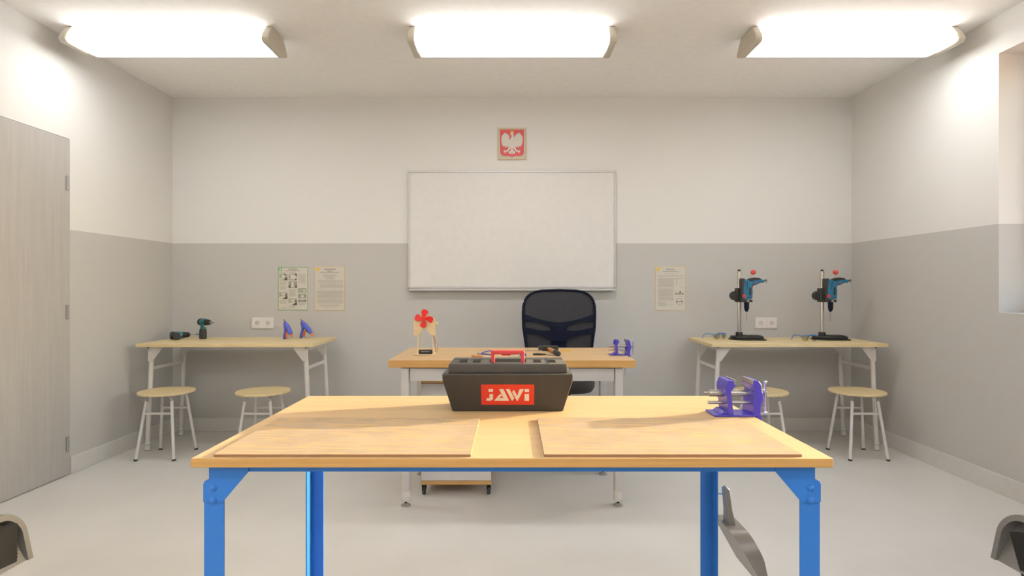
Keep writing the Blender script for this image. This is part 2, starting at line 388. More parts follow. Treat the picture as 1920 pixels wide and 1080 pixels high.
# ---------------------------------------------------------------- posters
def text_mesh(s, size, m, parent, cx, z, y, sx=1.0, name='title'):
    cu = bpy.data.curves.new('t', 'FONT'); cu.body = s; cu.size = size; cu.align_x = 'CENTER'; cu.extrude = .0001
    cu.offset = size*.012
    ob = bpy.data.objects.new('t', cu); me = bpy.data.meshes.new_from_object(ob)
    me.transform(Matrix.Translation((cx, y, z)) @ Euler((PI/2, 0, 0)).to_matrix().to_4x4() @ Matrix.Diagonal((sx, 1, 1, 1)))
    me.materials.append(M[m]); o = bpy.data.objects.new(name, me); C.objects.link(o); o.parent = parent
    bpy.data.objects.remove(ob); bpy.data.curves.remove(cu); return o
def words(mb, x0, x1, z, h, y=-.0029, gap=.15, center=False, wl=(.006, .02)):
    x = x0
    while x < x1-.003:
        w = random.uniform(*wl); e = min(x+w, x1)
        mb.box((x, y, z-h), (e, y+.0004, z)); x = e+.0022
def poster(x, zlo, w, h, border, label):
    p = thing('poster', label, 'poster', (x, YB, zlo), 0, 'instruction sheets on the back wall')
    MB().box((-w/2, -.0025, 0), (w/2, -.0005, h)).build('sheet', 'paper', p)
    b = .0045
    MB().box((-w/2, -.003, 0), (w/2, -.0026, b)).box((-w/2, -.003, h-b), (w/2, -.0026, h)).box((-w/2, -.003, b), (-w/2+b, -.0026, h-b)).box((w/2-b, -.003, b), (w/2, -.0026, h-b)).build('border', border, p)
    return p
pk = .253/605
# first-aid sheet: coordinates measured on the sheet (0..605 by 0..875)
W1, H1 = .251, .363
p1 = poster((549.6-960)*YB/1067, 1.2-(581.7-540)*YB/1067, W1, H1, 'green', 'green-bordered first aid sheet with small photographs in three columns')
def Q(x, y): return (-W1/2+(x-125)*W1/605, H1-(y-115)*H1/875)
def qbox(mb, x0, y0, x1, y1, lay=0):
    a = Q(x0, y1); b = Q(x1, y0); mb.box((a[0], -.0030-.0004*lay-.0003, a[1]), (b[0], -.0030-.0004*lay, b[1])); return mb
qbox(MB(), 138, 130, 205, 195).build('green_symbol', 'greensign', p1)
MB().lathe([(.0001, 0), (.009, 0), (.009, .0004), (.0001, .0004)], (Q(171, 162)[0], -.0038, Q(171, 162)[1]), 16, 'Y').build('symbol_mark', 'paper', p1)
text_mesh('INSTRUKCJA', .0125, 'ink', p1, Q(425, 0)[0], Q(0, 166)[1], -.0032, 1.0)
text_mesh('UDZIELANIA PIERWSZEJ POMOCY', .0072, 'ink', p1, Q(425, 0)[0], Q(0, 195)[1], -.0032, 1.05, 'subtitle')
for (x0, y0, x1, y1, c, k2) in [(150, 248, 315, 385, 'pgreen', 0), (338, 248, 508, 385, 'pmauve', 3), (338, 405, 508, 538, 'pgrey', 1), (145, 630, 315, 765, 'pmauve', 2), (338, 755, 508, 888, 'pgreen', 2), (530, 543, 698, 637, 'pgreen', 4), (530, 660, 698, 745, 'pgrey', 5), (530, 770, 698, 815, 'pmauve', 6)]:
    pic = qbox(MB(), x0, y0, x1, y1).build('photograph', c, p1)
    w_, h_ = x1-x0, y1-y0
    fig, drk = 'pale_figure', 'dark_shape'
    def poly(nm, pts, lay):
        MB().prism([Q(x0+u*w_, y0+v*h_) for u, v in pts], -.0030-.0004*lay-.0003, -.0030-.0004*lay).build(nm, 'paper' if nm == 'pale_figure' else 'pdark', pic)
    if k2 == 0:
        poly(fig, [(.35, .15), (.6, .1), (.72, .4), (.62, .9), (.5, .6), (.4, .75), (.28, .45)], 1); poly(fig, [(.02, .65), (.4, .7), (.5, .9), (.02, .88)], 1)
        poly(drk, [(.55, .02), (.72, .02), (.74, .22), (.6, .24)], 2); poly(drk, [(.7, .6), (1, .6), (1, 1), (.6, 1)], 2)
    elif k2 == 1:
        poly(fig, [(.32, .1), (.6, .1), (.58, .6), (.8, .75), (.5, .92), (.2, .8), (.36, .6)], 1); poly(drk, [(.38, 0), (.55, 0), (.5, .1), (.4, .1)], 2); poly(drk, [(0, .65), (.2, .62), (.25, .98), (0, .98)], 2); poly(drk, [(.8, .62), (1, .62), (1, .98), (.75, .95)], 2)
    elif k2 == 2:
        poly(fig, [(.25, .15), (.75, .12), (.85, .35), (.6, .45), (.3, .42)], 1); poly(fig, [(0, .7), (.5, .5), (.85, .55), (.4, .95), (0, .98)], 1)
        poly(drk, [(.76, .25), (.95, .22), (.93, .5), (.78, .48)], 2); poly(drk, [(.9, .55), (1, .5), (1, 1), (.4, 1)], 2)
    elif k2 == 3:
        poly(fig, [(.1, .1), (.65, .15), (.95, .5), (.9, .95), (.1, .75), (.3, .5)], 1); poly(drk, [(.65, 0), (1, .05), (1, .3), (.75, .15)], 2); poly(drk, [(.78, .75), (.9, .7), (.9, 1), (.76, 1)], 2)
    elif k2 == 4:
        poly(fig, [(.6, .2), (.82, .2), (.85, .8), (.62, .8)], 1); poly(drk, [(.63, .05), (.78, .05), (.76, .2), (.65, .2)], 2)
    elif k2 == 5:
        poly(fig, [(.4, .15), (.6, .15), (.75, .8), (.3, .85)], 1); poly(drk, [(.42, .02), (.6, .02), (.56, .14), (.44, .14)], 2)
    else:
        poly(fig, [(.15, .1), (.85, .15), (.7, .55), (.2, .5)], 1); poly(drk, [(0, .5), (.4, .6), (.95, .55), (1, .9), (0, .9)], 2)
for (x0, x1, y0, y1) in [(155, 300, 410, 480), (155, 300, 500, 575), (155, 310, 215, 240), (345, 500, 215, 240), (345, 495, 560, 700), (535, 700, 255, 435), (155, 300, 790, 860), (155, 300, 925, 955), (345, 495, 905, 950), (535, 690, 830, 890)]:
    y = y0; tx = MB()
    while y < y1:
        words(tx, Q(x0, 0)[0], Q(x1, 0)[0]-random.uniform(0, .012), Q(0, y)[1], .0022, -.0033); y += 12.5
    tx.build('small_print', 'inkgrey', p1)
# safety sheet beside it
W2 = .2535; H2 = .369
def yellow_sheet(px, label, title, layout):
    p = poster((px-960)*YB/1067, 1.2-(582-540)*YB/1067, W2, H2, 'amber', label)
    def R(x, y): return (-W2/2+x*W2/605, H2-y*H2/890)
    a = R(28, 88); b = R(88, 28); MB().box((a[0], -.0034, a[1]), (b[0], -.0030, b[1])).build('yellow_symbol', 'yellow', p)
    text_mesh(title, .0125, 'ink', p, R(305, 0)[0], R(0, 70)[1], -.0032, 1.0)
    for (x0, x1, y0, y1, st, dark) in layout:
        y = y0; tm = MB()
        while y <= y1:
            xa, xb = R(x0, 0)[0], R(x1, 0)[0]
            if st == 'v':
                f = (y-y0)/max(1, y1-y0)*.30; xa, xb = xa+(xb-xa)*f, xb-(xb-xa)*f
            words(tm, xa, xb, R(0, y)[1], .0028 if dark else .0023, -.0033, wl=(.008, .03)); y += 14 if not dark else 26
        tm.build('bold_print' if dark else 'small_print', 'ink' if dark else 'inkgrey', p)
    return p, R
lay2 = [(255, 350, 92, 92, '', 1), (105, 505, 118, 118, '', 1), (150, 460, 165, 250, 'v', 0), (55, 575, 280, 305, '', 0), (70, 575, 312, 330, '', 0), (100, 575, 355, 432, '', 0), (55, 200, 445, 445, '', 0),
        (55, 575, 490, 560, '', 0), (50, 575, 580, 640, '', 0), (60, 575, 668, 745, '', 0), (95, 505, 778, 800, '', 0), (100, 500, 800, 812, '', 0), (200, 400, 828, 828, '', 0)]
yellow_sheet(618.1, 'amber-bordered text-only safety sheet, right of the green-bordered one', 'INSTRUKCJA BHP', lay2)
lay3 = [(150, 460, 98, 98, '', 1), (210, 385, 145, 145, '', 0), (50, 570, 180, 200, '', 0), (55, 375, 240, 420, '', 0), (55, 370, 450, 590, '', 0), (60, 365, 610, 690, '', 0), (60, 215, 715, 800, '', 0), (215, 370, 775, 775, '', 0), (400, 570, 235, 250, '', 0), (495, 565, 430, 430, '', 0), (460, 565, 610, 610, '', 0)]
p3, R = yellow_sheet(1256.7, 'amber-bordered sheet with line drawings, right of the whiteboard', 'INSTRUKCJA', lay3)
dg = MB(); a = R(425, 390); b = R(435, 260); MB().box((a[0], -.0034, a[1]), (b[0], -.003, b[1])).build('line_drawing', 'pmauve', p3)
a = R(395, 575); b = R(570, 530); MB().box((a[0], -.0034, a[1]), (b[0], -.003, b[1])).build('line_drawing', 'pmauve', p3)
cx, cz = R(485, 712); o_ = arc(cx, cz, .0285, 0, 360, 32); i_ = arc(cx, cz, .025, 0, 360, 32)
for q in range(32): dg.prism([o_[q], o_[q+1], i_[q+1], i_[q]], -.0034, -.003)
dg.build('line_drawing', 'pmauve', p3)
for x_, y_, r_ in ((500, 515, 15), (440, 715, 14), (525, 710, 14), (485, 715, 9)):
    q = R(x_, y_); MB().prism(arc(q[0], q[1], r_*W2/605, 0, 345, 14), -.0038, -.0034).build('drawing_detail', 'pdark', p3)

# ---------------------------------------------------------------- sockets
def socket(x, label):
    t = thing('double_socket', label, 'wall socket', (x, YB, .859), 0, 'double wall sockets')
    MB().box((-.092, -.009, 0), (.092, -.001, .093)).build('plate', 'white', t, .003)
    for s in (-1, 1):
        c = (s*.045, 0, .0465); q = MB()
        o_ = arc(c[0], c[2], .036, 0, 360, 32); i_ = arc(c[0], c[2], .0205, 0, 360, 32)
        sq = []
        for k3 in range(32):
            a = math.radians(k3*11.25); r_ = .036/max(abs(math.cos(a)), abs(math.sin(a))); sq.append((c[0]+r_*math.cos(a), c[2]+r_*math.sin(a)))
        sq.append(sq[0])
        for k3 in range(32): q.prism([sq[k3], sq[k3+1], i_[k3+1], i_[k3]], -.0125, -.009)
        f = q.build('socket_insert', 'white', t)
        MB().prism(i_[:-1], -.0100, -.0092).build('recess', 'cabwhite', f)
        MB().prism(arc(c[0]-.0095, c[2], .0026, 0, 345, 12), -.0108, -.0101).prism(arc(c[0]+.0095, c[2], .0026, 0, 345, 12), -.0108, -.0101).build('contact_hole', 'ink', f)
        MB().cyl((c[0], -.010, c[2]+.011), (c[0], -.018, c[2]+.011), .0022, n=10).build('earth_pin', 'hinge', f)
    return t
socket((492.8-960)*YB/1067, 'white double wall socket above the left table, below the green-bordered sheet')
socket((1435.8-960)*YB/1067, 'white double wall socket above the right table, between the drill stands')

# ---------------------------------------------------------------- workbench
BT = .880; BY = 1.068; BD = .622; BW = .6035
def workbench(x, label):
    t = thing('workbench', label, 'workbench', (x, BY+BD/2, 0), 0, 'blue framed workbenches')
    hd = BD/2
    side_faces(MB().box((-BW, -hd, BT-.0175), (BW, hd, BT)).build('worktop', 'benchwood', t, .0015), 'woodedge')
    fr = MB(); zt = BT-.0178
    fr.box((-.555, -hd+.022, zt-.014), (.555, -hd+.026, zt)).box((-.555, hd-.026, zt-.014), (.555, hd-.022, zt))
    fr.box((-.579, -hd+.03, zt-.03), (-.575, hd-.03, zt)).box((.575, -hd+.03, zt-.03), (.579, hd-.03, zt))
    fr.build('top_rail', 'blue', t)
    for sx in (-1, 1):
        for sy in (-1, 1):
            yf = sy*(hd-.022)       # frontal flange on the outer face
            mb = MB()
            a, b = sorted((yf, yf-sy*.003)); x0, x1 = sorted((sx*.590, sx*.552))
            mb.prism([(sx*.590, .004), (sx*.590, .829), (sx*.580, .834), (sx*.552, .834), (sx*.552, .004)], a, b)
            a2, b2 = sorted((yf-sy*.003, yf-sy*.040)); x2, x3 = sorted((sx*.590, sx*.587))
            mb.box((x2, a2, .004), (x3, b2, .829))
            leg = mb.build('leg', 'blue', t)
            MB().box((min(sx*.548, sx*.594), min(yf+sy*.002, yf-sy*.044), 0), (max(sx*.548, sx*.594), max(yf+sy*.002, yf-sy*.044), .004)).build('foot_plate', 'grip', leg)
            g0 = yf+sy*.0002; g1 = yf+sy*.0032; a, b = sorted((g0, g1))
            if sy > 0: pl = [(sx*.579, zt), (sx*.552, zt), (sx*.552, .80), (sx*.579, .80)]
            else: pl = [(sx*.579, zt), (sx*.504, zt), (sx*.504, .8485), (sx*.553, .791), (sx*.590, .791), (sx*.590, .826), (sx*.579, .832)]
            MB().prism(pl, a, b).build('corner_gusset', 'blue', t)
            bo = MB()
            for z in (.818, .795): bo.lathe([(.0062, 0), (.0060, -.0018*1), (.004, -.0036), (.001, -.0042)], (sx*.571, g1 if sy < 0 else g1+.004, z), 14, 'Y')
            bo.build('bolt', 'blue', leg, smooth=True)
    MB().box((-.587, -hd+.06, .16), (-.584, hd-.06, .20)).box((.584, -hd+.06, .16), (.587, hd-.06, .20)).build('side_stretcher', 'blue', t)
    return t
workbench(0, 'blue framed workbench with oak top, in the foreground')
workbench(-2.17, 'workbench just past the left edge of the picture')
workbench(2.17, 'workbench just past the right edge of the picture')
for x0, x1, lb in ((-.565, -.078, 'scratched tan hardboard panel on the workbench, left one'), (.061, .549, 'scratched tan hardboard panel on the workbench, right one')):
    t = thing('hardboard_panel', lb, 'board', ((x0+x1)/2, 1.228, BT), 0, 'hardboard panels on the workbench')
    w = (x1-x0)/2
    MB().box((-w, -.151, .0045), (w, .152, .0052)).build('surface', 'board', t)
    MB().box((-w, -.151, .0002), (w, .152, .0045)).build('core', 'boardedge', t)

# ---------------------------------------------------------------- toolbox
tb = thing('toolbox', 'charcoal plastic toolbox with red handle and red label on the workbench', 'toolbox', (-.011, 1.5275, BT+.0005))
def rect(hx, hy, z): return [(-hx, -hy, z), (hx, -hy, z), (hx, hy, z), (-hx, hy, z)]
MB().loft([rect(.1435, .052, 0), rect(.166, .079, .083), rect(.167, .0815, .1005), rect(.160, .076, .1015)]).build('body', 'toolbox', tb, .0025)
# lid; a flat black plate stands for the shade in its handle recess
lid = MB()
lid.loft([rect(.1525, .0675, .1015), rect(.1520, .067, .1225), rect(.1490, .0655, .1245)]).build('lid', 'toolboxlid', tb, .002)
lidtop = MB().box((-.149, .032, .1246), (.149, .062, .1258)).build('lid_panel', 'toolboxlid', tb, .0008)
MB().box((-.049, -.028, .1246), (.049, .024, .1250)).build('recess_shade', 'blackmatte', tb)
for x in (-.118, -.082, .078, .116): MB().box((x-.010, -.036, .1246), (x+.010, .012, .1256)).build('latch', 'blackmatte', tb)
for x in (-.105, .106): MB().box((x-.0006, -.060, .1246), (x+.0006, .060, .1262)).build('lid_seam', 'black', tb)
hz = .1246; hy = -.046
MB().box((-.0435, hy, hz), (-.034, hy+.015, hz+.022)).box((.034, hy, hz), (.0435, hy+.015, hz+.022)).box((-.0435, hy, hz+.022), (.0435, hy+.015, hz+.032)).box((-.017, hy+.002, hz+.0185), (.008, hy+.013, hz+.022)).build('handle', 'handlered', tb, .002)
# label lies on the slanted front face
zc = .046; slope = math.atan2(.027, .083)
labm = MB().box((-.068, -.0008, -.029), (.068, 0, .029)).build('label', 'labelred', tb)
labm.location = (.0, -.052-.027*(zc/.083)-.0003, zc); labm.rotation_euler = (slope, 0, 0)
kl = .136/560
def J(x, y): return ((x-970)*kl, (549-y)*kl)
lt = MB()
def L(*pts): lt.prism([J(*p) for p in pts], -.0014, -.0009)
L((768, 483), (815, 483), (815, 515), (768, 515))
L((777, 540), (815, 540), (815, 598), (800, 614), (785, 620), (745, 620), (745, 590), (770, 590), (777, 582))
L((880, 483), (925, 483), (985, 620), (938, 620))
L((893, 512), (898, 555), (868, 592), (862, 620), (825, 620), (850, 568)) if False else L((872, 560), (893, 538), (912, 566), (900, 566), (868, 598), (862, 620), (825, 620))
L((868, 588), (925, 588), (938, 620), (860, 620))
L((950, 483), (990, 483), (1038, 590), (1020, 620), (1014, 620))
L((1016, 518), (1036, 490), (1070, 562), (1095, 483), (1140, 483), (1075, 620), (1066, 620))
L((1148, 483), (1195, 483), (1195, 515), (1148, 515))
L((1148, 540), (1195, 540), (1195, 620), (1148, 620))
lt.build('lettering', 'lettering', labm)

# ---------------------------------------------------------------- vises (origin at the worktop's right edge, front face of the vise)
def vise(label, loc):
    t = thing('table_vise', label, 'vise', loc, 0, 'clamp-on vises')
    kk = 1.411/1067/8.31
    def V(zx, zy): return ((1300+zx/8.31-960)*1.411/1067-BW, 1.2-(680+zy/8.31-540)*1.411/1067-BT)
    D = .066
    rp = [V(*p) for p in [(940, 280), (1015, 280), (1065, 345), (1075, 460), (1098, 510), (1090, 580), (1060, 680), (1052, 830), (930, 830), (955, 500), (965, 440), (915, 345), (940, 338)]]
    rp[7] = (rp[7][0], .004); rp[8] = (rp[8][0], .004)
    MB().prism(rp, 0, D).build('fixed_jaw', 'viol', t, .0015)
    lp = [V(*p) for p in [(545, 280), (640, 280), (650, 340), (675, 350), (610, 430), (595, 460), (600, 540), (630, 790), (635, 835), (550, 835), (545, 780), (530, 560), (505, 440), (510, 370)]]
    lp[8] = (lp[8][0], .005); lp[9] = (lp[9][0], .005)
    MB().prism(lp, 0, D).build('moving_jaw', 'viol', t, .0015)
    MB().prism([(-.101, .0005), (-.101, .005), (.004, .005), (.004, .0005)], -.001, D+.002).prism([(-.086, .005), (-.055, .005), (-.063, .013), (-.075, .013)], .004, D-.004).box((.0045, 0, -.045), (.016, D, .0055)).build('base', 'viol', t, .001)
    a = V(640, 275); b = V(645, 340)
    MB().box((a[0], .001, b[1]), (a[0]+.004, D-.001, a[1]+.001)).build('jaw_plate', 'jaw', t, .0005)
    a = V(938, 275)
    MB().box((a[0]-.0035, .001, b[1]), (a[0], D-.001, a[1]+.001)).build('jaw_plate', 'jaw', t, .0005)
    zs = V(0, 512)[1]; x0 = V(310, 0)[0]
    MB().cyl((x0, D/2, zs), (.004, D/2, zs), .0086).cyl((x0-.012, D/2, zs+.001), (x0+.002, D/2, zs+.001), .003).build('main_screw', 'steel', t, smooth=True)
    MB().cyl((x0-.004, D*.4, zs-.0225), (.0, D*.4, zs-.0225), .0042).build('guide_rod', 'steel', t, smooth=True)
    MB().cyl((.012, D/2, zs), (.040, D/2, zs), .0095).build('screw_head', 'steel', t, smooth=True)
    MB().cyl((.034, D/2-.0125, zs-.047), (.034, D/2-.0125, zs+.030), .0026).ball((.034, D/2-.0125, zs-.047), .0042).ball((.034, D/2-.0125, zs+.030), .0042).build('tommy_bar', 'chrome', t, smooth=True)
    # clamp below the worktop
    MB().box((-.020, .010, -.058), (.016, D-.010, -.045)).build('clamp_arm', 'viol', t, .001)
    MB().cyl((-.008, D/2, -.112), (-.008, D/2, -.0445), .0042).cyl((-.008, D/2, -.114), (-.008, D/2, -.106), .006).build('clamp_screw', 'steel', t, smooth=True)
    MB().cyl((-.032, D/2, -.109), (.030, D/2, -.109), .0024).build('clamp_bar', 'steel', t, smooth=True)
    return t
vise('violet-blue vise clamped to the right edge of the foreground workbench', (BW, 1.411, BT))

# ---------------------------------------------------------------- dustpans hanging at the sides of the benches
def dustpan(label, x, s, brush, slant=0.0):
    """s=+1 faces +x. local x measured from the bench centre"""
    t = thing('dustpan', label, 'dustpan', (x, 1.64, .372), 0, 'grey dustpans hanging on the workbenches')
    z0 = 0; zt = .152
    def outl(hw, z_lo, z_hi, r, n=8):
        return [(-hw, z_lo), (hw, z_lo)]+arc(hw-r, z_hi-r, r, 0, 90, n)+arc(-hw+r, z_hi-r, r, 90, 180, n)
    hw = .108
    # back plate leans outwards, from x=.605 at the top to x=.690 at the lip
    def bx(z): return .690-.085*(z/zt)
    def rx(z): return .700-.045*(z/zt)**1.6
    O = outl(hw, 0, zt, .062); I = outl(hw-.005, .0, zt-.006, .058)
    F = outl(hw-.017, .0, zt-.016, .050)
    mb = MB()
    def pt(p, f): return (s*f(p[1]), p[0], p[1])
    def ringpts(P, f): return [pt(p, f) for p in P]
    A = ringpts(O, lambda z: bx(z)); B = ringpts(O, rx); Cc = ringpts(F, lambda z: rx(z)-.0005); Dd = ringpts(F, lambda z: bx(z)+.003)
    R_ = [[mb.bm.verts.new(p) for p in q] for q in (A, B, Cc, Dd)]
    n = len(A)
    for P1, P2 in zip(R_, R_[1:]):
        for i in range(1, n): mb.bm.faces.new((P1[i], P1[(i+1) % n], P2[(i+1) % n], P2[i]))
    mb.bm.faces.new(R_[0]); mb.bm.faces.new(R_[3][::-1])
    a, b = R_[0][0], R_[0][1]; c, d = R_[3][0], R_[3][1]; mb.bm.faces.new((a, b, d, c))
    mb.bm.faces.new((R_[0][0], R_[3][0], R_[2][0], R_[1][0])); mb.bm.faces.new((R_[0][1], R_[1][1], R_[2][1], R_[3][1]))
    mb.build('pan', 'dustpan', t, smooth=True)
    MB().loft([[(s*(.628+u), v, .135) for u, v in ((-.012, -.022), (.014, -.022), (.014, .022), (-.012, .022))],
               [(s*(.622+u), v, .19) for u, v in ((-.009, -.013), (.010, -.013), (.010, .013), (-.009, .013))],
               [(s*(.616+u), v, .25) for u, v in ((-.008, -.012), (.008, -.012), (.008, .012), (-.008, .012))],
               [(s*(.614+u), v, .258) for u, v in ((-.003, -.006), (.003, -.006), (.003, .006), (-.003, .006))]]).build('handle', 'dustpan', t, .004, smooth=True)
    MB().tube([(s*.5905, 0, .236), (s*.600, 0, .234), (s*.612, 0, .236)], .0015).build('hook', 'blue', t)
    if brush:
        b = thing('hand_brush', brush, 'brush', (x, 1.64, .372), 0, 'yellow hand brushes')
        pv = Matrix.Translation((s*.672, .012 if not slant else -.016, .06)) @ Matrix.Rotation(slant, 4, 'X') @ Matrix.Translation((-s*.672, 0, -.06))
        m1 = MB().box((s*.676-.012, -.045, .004), (s*.676+.012, -.006, .126))
        m1.bm.transform(pv); m1.build('brush_body', 'brushy', b, .006)
        m3 = MB().box((s*.664-.009, -.040, .12), (s*.652+.009, -.016, .235)); m3.bm.transform(pv); m3.build('brush_handle', 'brushy', b, .006)
        br = MB()
        for i in range(12):
            z = .006+i*.0098
            br.loft([[(s*.676+u, -.007, z+w) for u, w in ((-.010, 0), (.010, 0), (.010, .0096), (-.010, .0096))],
                     [(s*.678+u, .050, z+w) for u, w in ((-.012, -.001), (.010, -.001), (.010, .0105), (-.012, .0105))],
                     [(s*.679+u, .060, z+w) for u, w in ((-.004, .004), (.004, .004), (.004, .0055), (-.004, .0055))]])
        br.bm.transform(pv); br.build('bristles', 'bristle', b)
    return t
dustpan('grey dustpan hanging edge-on beside the back right leg of the workbench', 0, 1, None)
dustpan('grey dustpan cut off by the left edge of the picture', -2.17, 1, 'hand brush with black bristles in the dustpan at the left edge', 0)
dustpan('grey dustpan cut off by the right edge of the picture', 2.17, -1, 'hand brush with black bristles in the dustpan at the right edge', math.radians(-20))

# ---------------------------------------------------------------- teacher's table
TT = .8085; TY = 3.078; TD = .654; TW = .6695; HD = TD/2; TC = TY+HD
tt = thing('teacher_desk', 'thick oak topped desk with aluminium legs, below the whiteboard', 'table', (0, TC, 0))
side_faces(MB().box((-TW, -HD, TT-.040), (TW, HD, TT)).build('tabletop', 'teachwood', tt, .0015), 'woodedge')
ap = MB()
for sy in (-1, 1):
    a, b = sorted((sy*(HD-.045), sy*(HD-.070))); ap.box((-.56, a, .690), (.56, b, .758))
for sx in (-1, 1):
    a, b = sorted((sx*.573, sx*.60)); ap.box((a, -HD+.088, .690), (b, HD-.088, .758))
ap.build('apron', 'alu', tt)
MB().box((-.55, -HD+.05, .758), (.55, HD-.05, TT-.040)).build('gap_shade', 'black', tt)  # black slab standing in for the shade in the gap under the top
for sx in (-1, 1):
    for sy in (-1, 1):
        x, y = sx*.586, sy*(HD-.063)
        MB().prism([(x+math.cos(a)*.0262, y+math.sin(a)*.0262) for a in [2*PI*i/24 for i in range(24)]], .084, .760, 'z').box((x-.020, y-.028, .084), (x+.020, y-.022, .760)).build('leg', 'alu', tt, smooth=True)
        lg = [o for o in C.objects if o.name.startswith('leg') and o.parent == tt][-1]
        MB().lathe([(.024, .028), (.0265, .032), (.0265, .084), (.020, .0845)], (x, y, 0)).build('sleeve', 'alucap', lg, smooth=True)
        MB().lathe([(.007, .012), (.006, .028)], (x, y, 0), 16).build('foot_stem', 'black', lg, smooth=True)
        MB().lathe([(.0265, 0), (.0265, .003), (.018, .009), (.008, .014), (.006, .015)], (x, y, 0)).build('levelling_foot', 'foot', lg, smooth=True)
vise('violet-blue vise clamped to the right end of the teacher desk', (TW, 3.289, TT))

# mobile drawer unit under the desk
cb = thing('mobile_cabinet', 'white and wood cabinet on black casters under the teacher desk', 'cabinet', (-.3235, 3.54, 0))
MB().box((-.2035, -.25, .062), (.2035, .25, .084)).build('base_board', 'cabwood', cb, .001)
MB().box((-.2035, -.25, .648), (.2035, .25, .668)).build('top_board', 'cabwood', cb, .001)
MB().box((-.2030, -.232, .084), (-.187, .25, .648)).box((.187, -.232, .084), (.2030, .25, .648)).box((-.187, .234, .084), (.187, .25, .648)).build('carcass', 'cabwood', cb)
for i, (z0, z1) in enumerate(((.086, .27), (.273, .458), (.461, .646))):
    d = MB().box((-.2025, -.250, z0), (.2025, -.2325, z1)).build('drawer', 'cabwhite', cb, .001)
    MB().box((-.05, -.262, z1-.045), (.05, -.250, z1-.037)).build('handle', 'steel', d, .002)
for sx in (-1, 1):
    for sy in (-1, 1):
        c_ = MB().cyl((sx*.188-.009, sy*.225, .0255), (sx*.188+.009, sy*.225, .0255), .0255, n=28).build('caster', 'black', cb, .004)
        MB().prism([(sy*.225-.018, .030), (sy*.225+.018, .030), (sy*.225+.014, .0615), (sy*.225-.014, .0615)], sx*.188-.012, sx*.188-.0095, 'x').prism([(sy*.225-.018, .030), (sy*.225+.018, .030), (sy*.225+.014, .0615), (sy*.225-.014, .0615)], sx*.188+.0095, sx*.188+.012, 'x').build('caster_fork', 'black', c_)
        MB().cyl((sx*.188, sy*.225-.026, .020), (sx*.188, sy*.225-.024, .020), .003, n=10).build('caster_pin', 'steel', c_)

# ---------------------------------------------------------------- office chair
ch = thing('office_chair', 'navy mesh-backed swivel chair standing between the teacher desk and the whiteboard', 'chair', (.347, 4.27, 0), math.radians(-7)); ch.scale = (1.09, 1.09, 1)
kc = 4.457e-4
def back_w(z):     # half width of the back at a height
    pts = [(.585, .205), (.66, .222), (.79, .236), (.90, .250), (1.00, .2535), (1.06, .2515), (1.10, .243), (1.13, .228), (1.155, .202), (1.170, .172), (1.180, .120), (1.184, .0)]
    for (a, w), (b, v) in zip(pts, pts[1:]):
        if a <= z <= b: return w+(v-w)*(z-a)/(b-a)
    return 0
def by(x, z): return .12+.10*(z-.75)**2*1.2-.45*x*x-.02*math.sin((z-.6)*6)
zs_ = [.585, .62, .66, .72, .79, .85, .90, .95, 1.0, 1.03, 1.06, 1.085, 1.10, 1.12, 1.13, 1.145, 1.155, 1.165, 1.170, 1.176, 1.180, 1.183]
loop = [(back_w(z), by(back_w(z), z), z) for z in zs_]+[(0, by(0, 1.184), 1.184)]+[(-back_w(z), by(back_w(z), z), z) for z in zs_[::-1]]
fr = MB().tube(loop, .0085, 8)
fr.tube([(x, by(x, .585), .585) for x in [i*.02-.20 for i in range(21)]], .010, 8)
fr.build('back_frame', 'navy', ch, smooth=True)
gm = MB(); rows = []
for z in zs_[:-1]:
    w = back_w(z)-.003; rows.append([gm.bm.verts.new((w*u/10, by(w*u/10, z)+.003, z)) for u in range(-10, 11)])
for A, B in zip(rows, rows[1:]):
    for i in range(20): gm.bm.faces.new((A[i], A[i+1], B[i+1], B[i]))
o = gm.build('mesh_panel', 'navymesh', ch, smooth=True)
so_ = o.modifiers.new('thick', 'SOLIDIFY'); so_.thickness = .002
def strip(mb, xs, top, bot, off=-.010, th=.008):
    prev = None
    for x in xs:
        zt_, zb_ = top(x), bot(x)
        if zt_-zb_ < .0015: zt_ = zb_+.0015
        q = [mb.bm.verts.new(p) for p in ((x, by(x, zt_)+off, zt_), (x, by(x, zb_)+off, zb_), (x, by(x, zb_)+off+th, zb_), (x, by(x, zt_)+off+th, zt_))]
        if prev:
            for i in range(4): mb.bm.faces.new((prev[i], prev[(i+1) % 4], q[(i+1) % 4], q[i]))
        else: mb.bm.faces.new(q)
        prev = q
    mb.bm.faces.new(prev[::-1])
def Zc(zy): return 1.2185-zy*kc
lump = MB()
xs = [-.242+i*.484/40 for i in range(41)]
topc = lambda x: Zc(635-145*(abs(x)/.242)**1.7)
def lens_u_top(x):
    a = min(1, max(0, (abs(x)-.035)/.205)); return Zc(745-130*math.sin(min(1, a*1.25)*PI/2)**.8) if abs(x) > .035 else Zc(745)
def lens_u_bot(x):
    a = min(1, max(0, (abs(x)-.035)/.205)); return Zc(745+42*math.sin(a**.7*PI)-30*a) if abs(x) > .035 else Zc(745)
def lens_l_top(x):
    a = min(1, max(0, (abs(x)-.050)/.19)); return Zc(960-135*math.sin(min(1, a*1.2)*PI/2)**.8) if abs(x) > .050 else Zc(960)
strip(lump, xs, topc, lens_u_top)
strip(lump, xs, lens_u_bot, lens_l_top)
strip(lump, [-.055+i*.011 for i in range(11)], lambda x: Zc(700), lambda x: .60)
strip(lump, xs[2:-2], lambda x: .665-.06*(1-(abs(x)/.24)**2), lambda x: .592)
lump.build('lumbar_support', 'navy', ch, smooth=True)
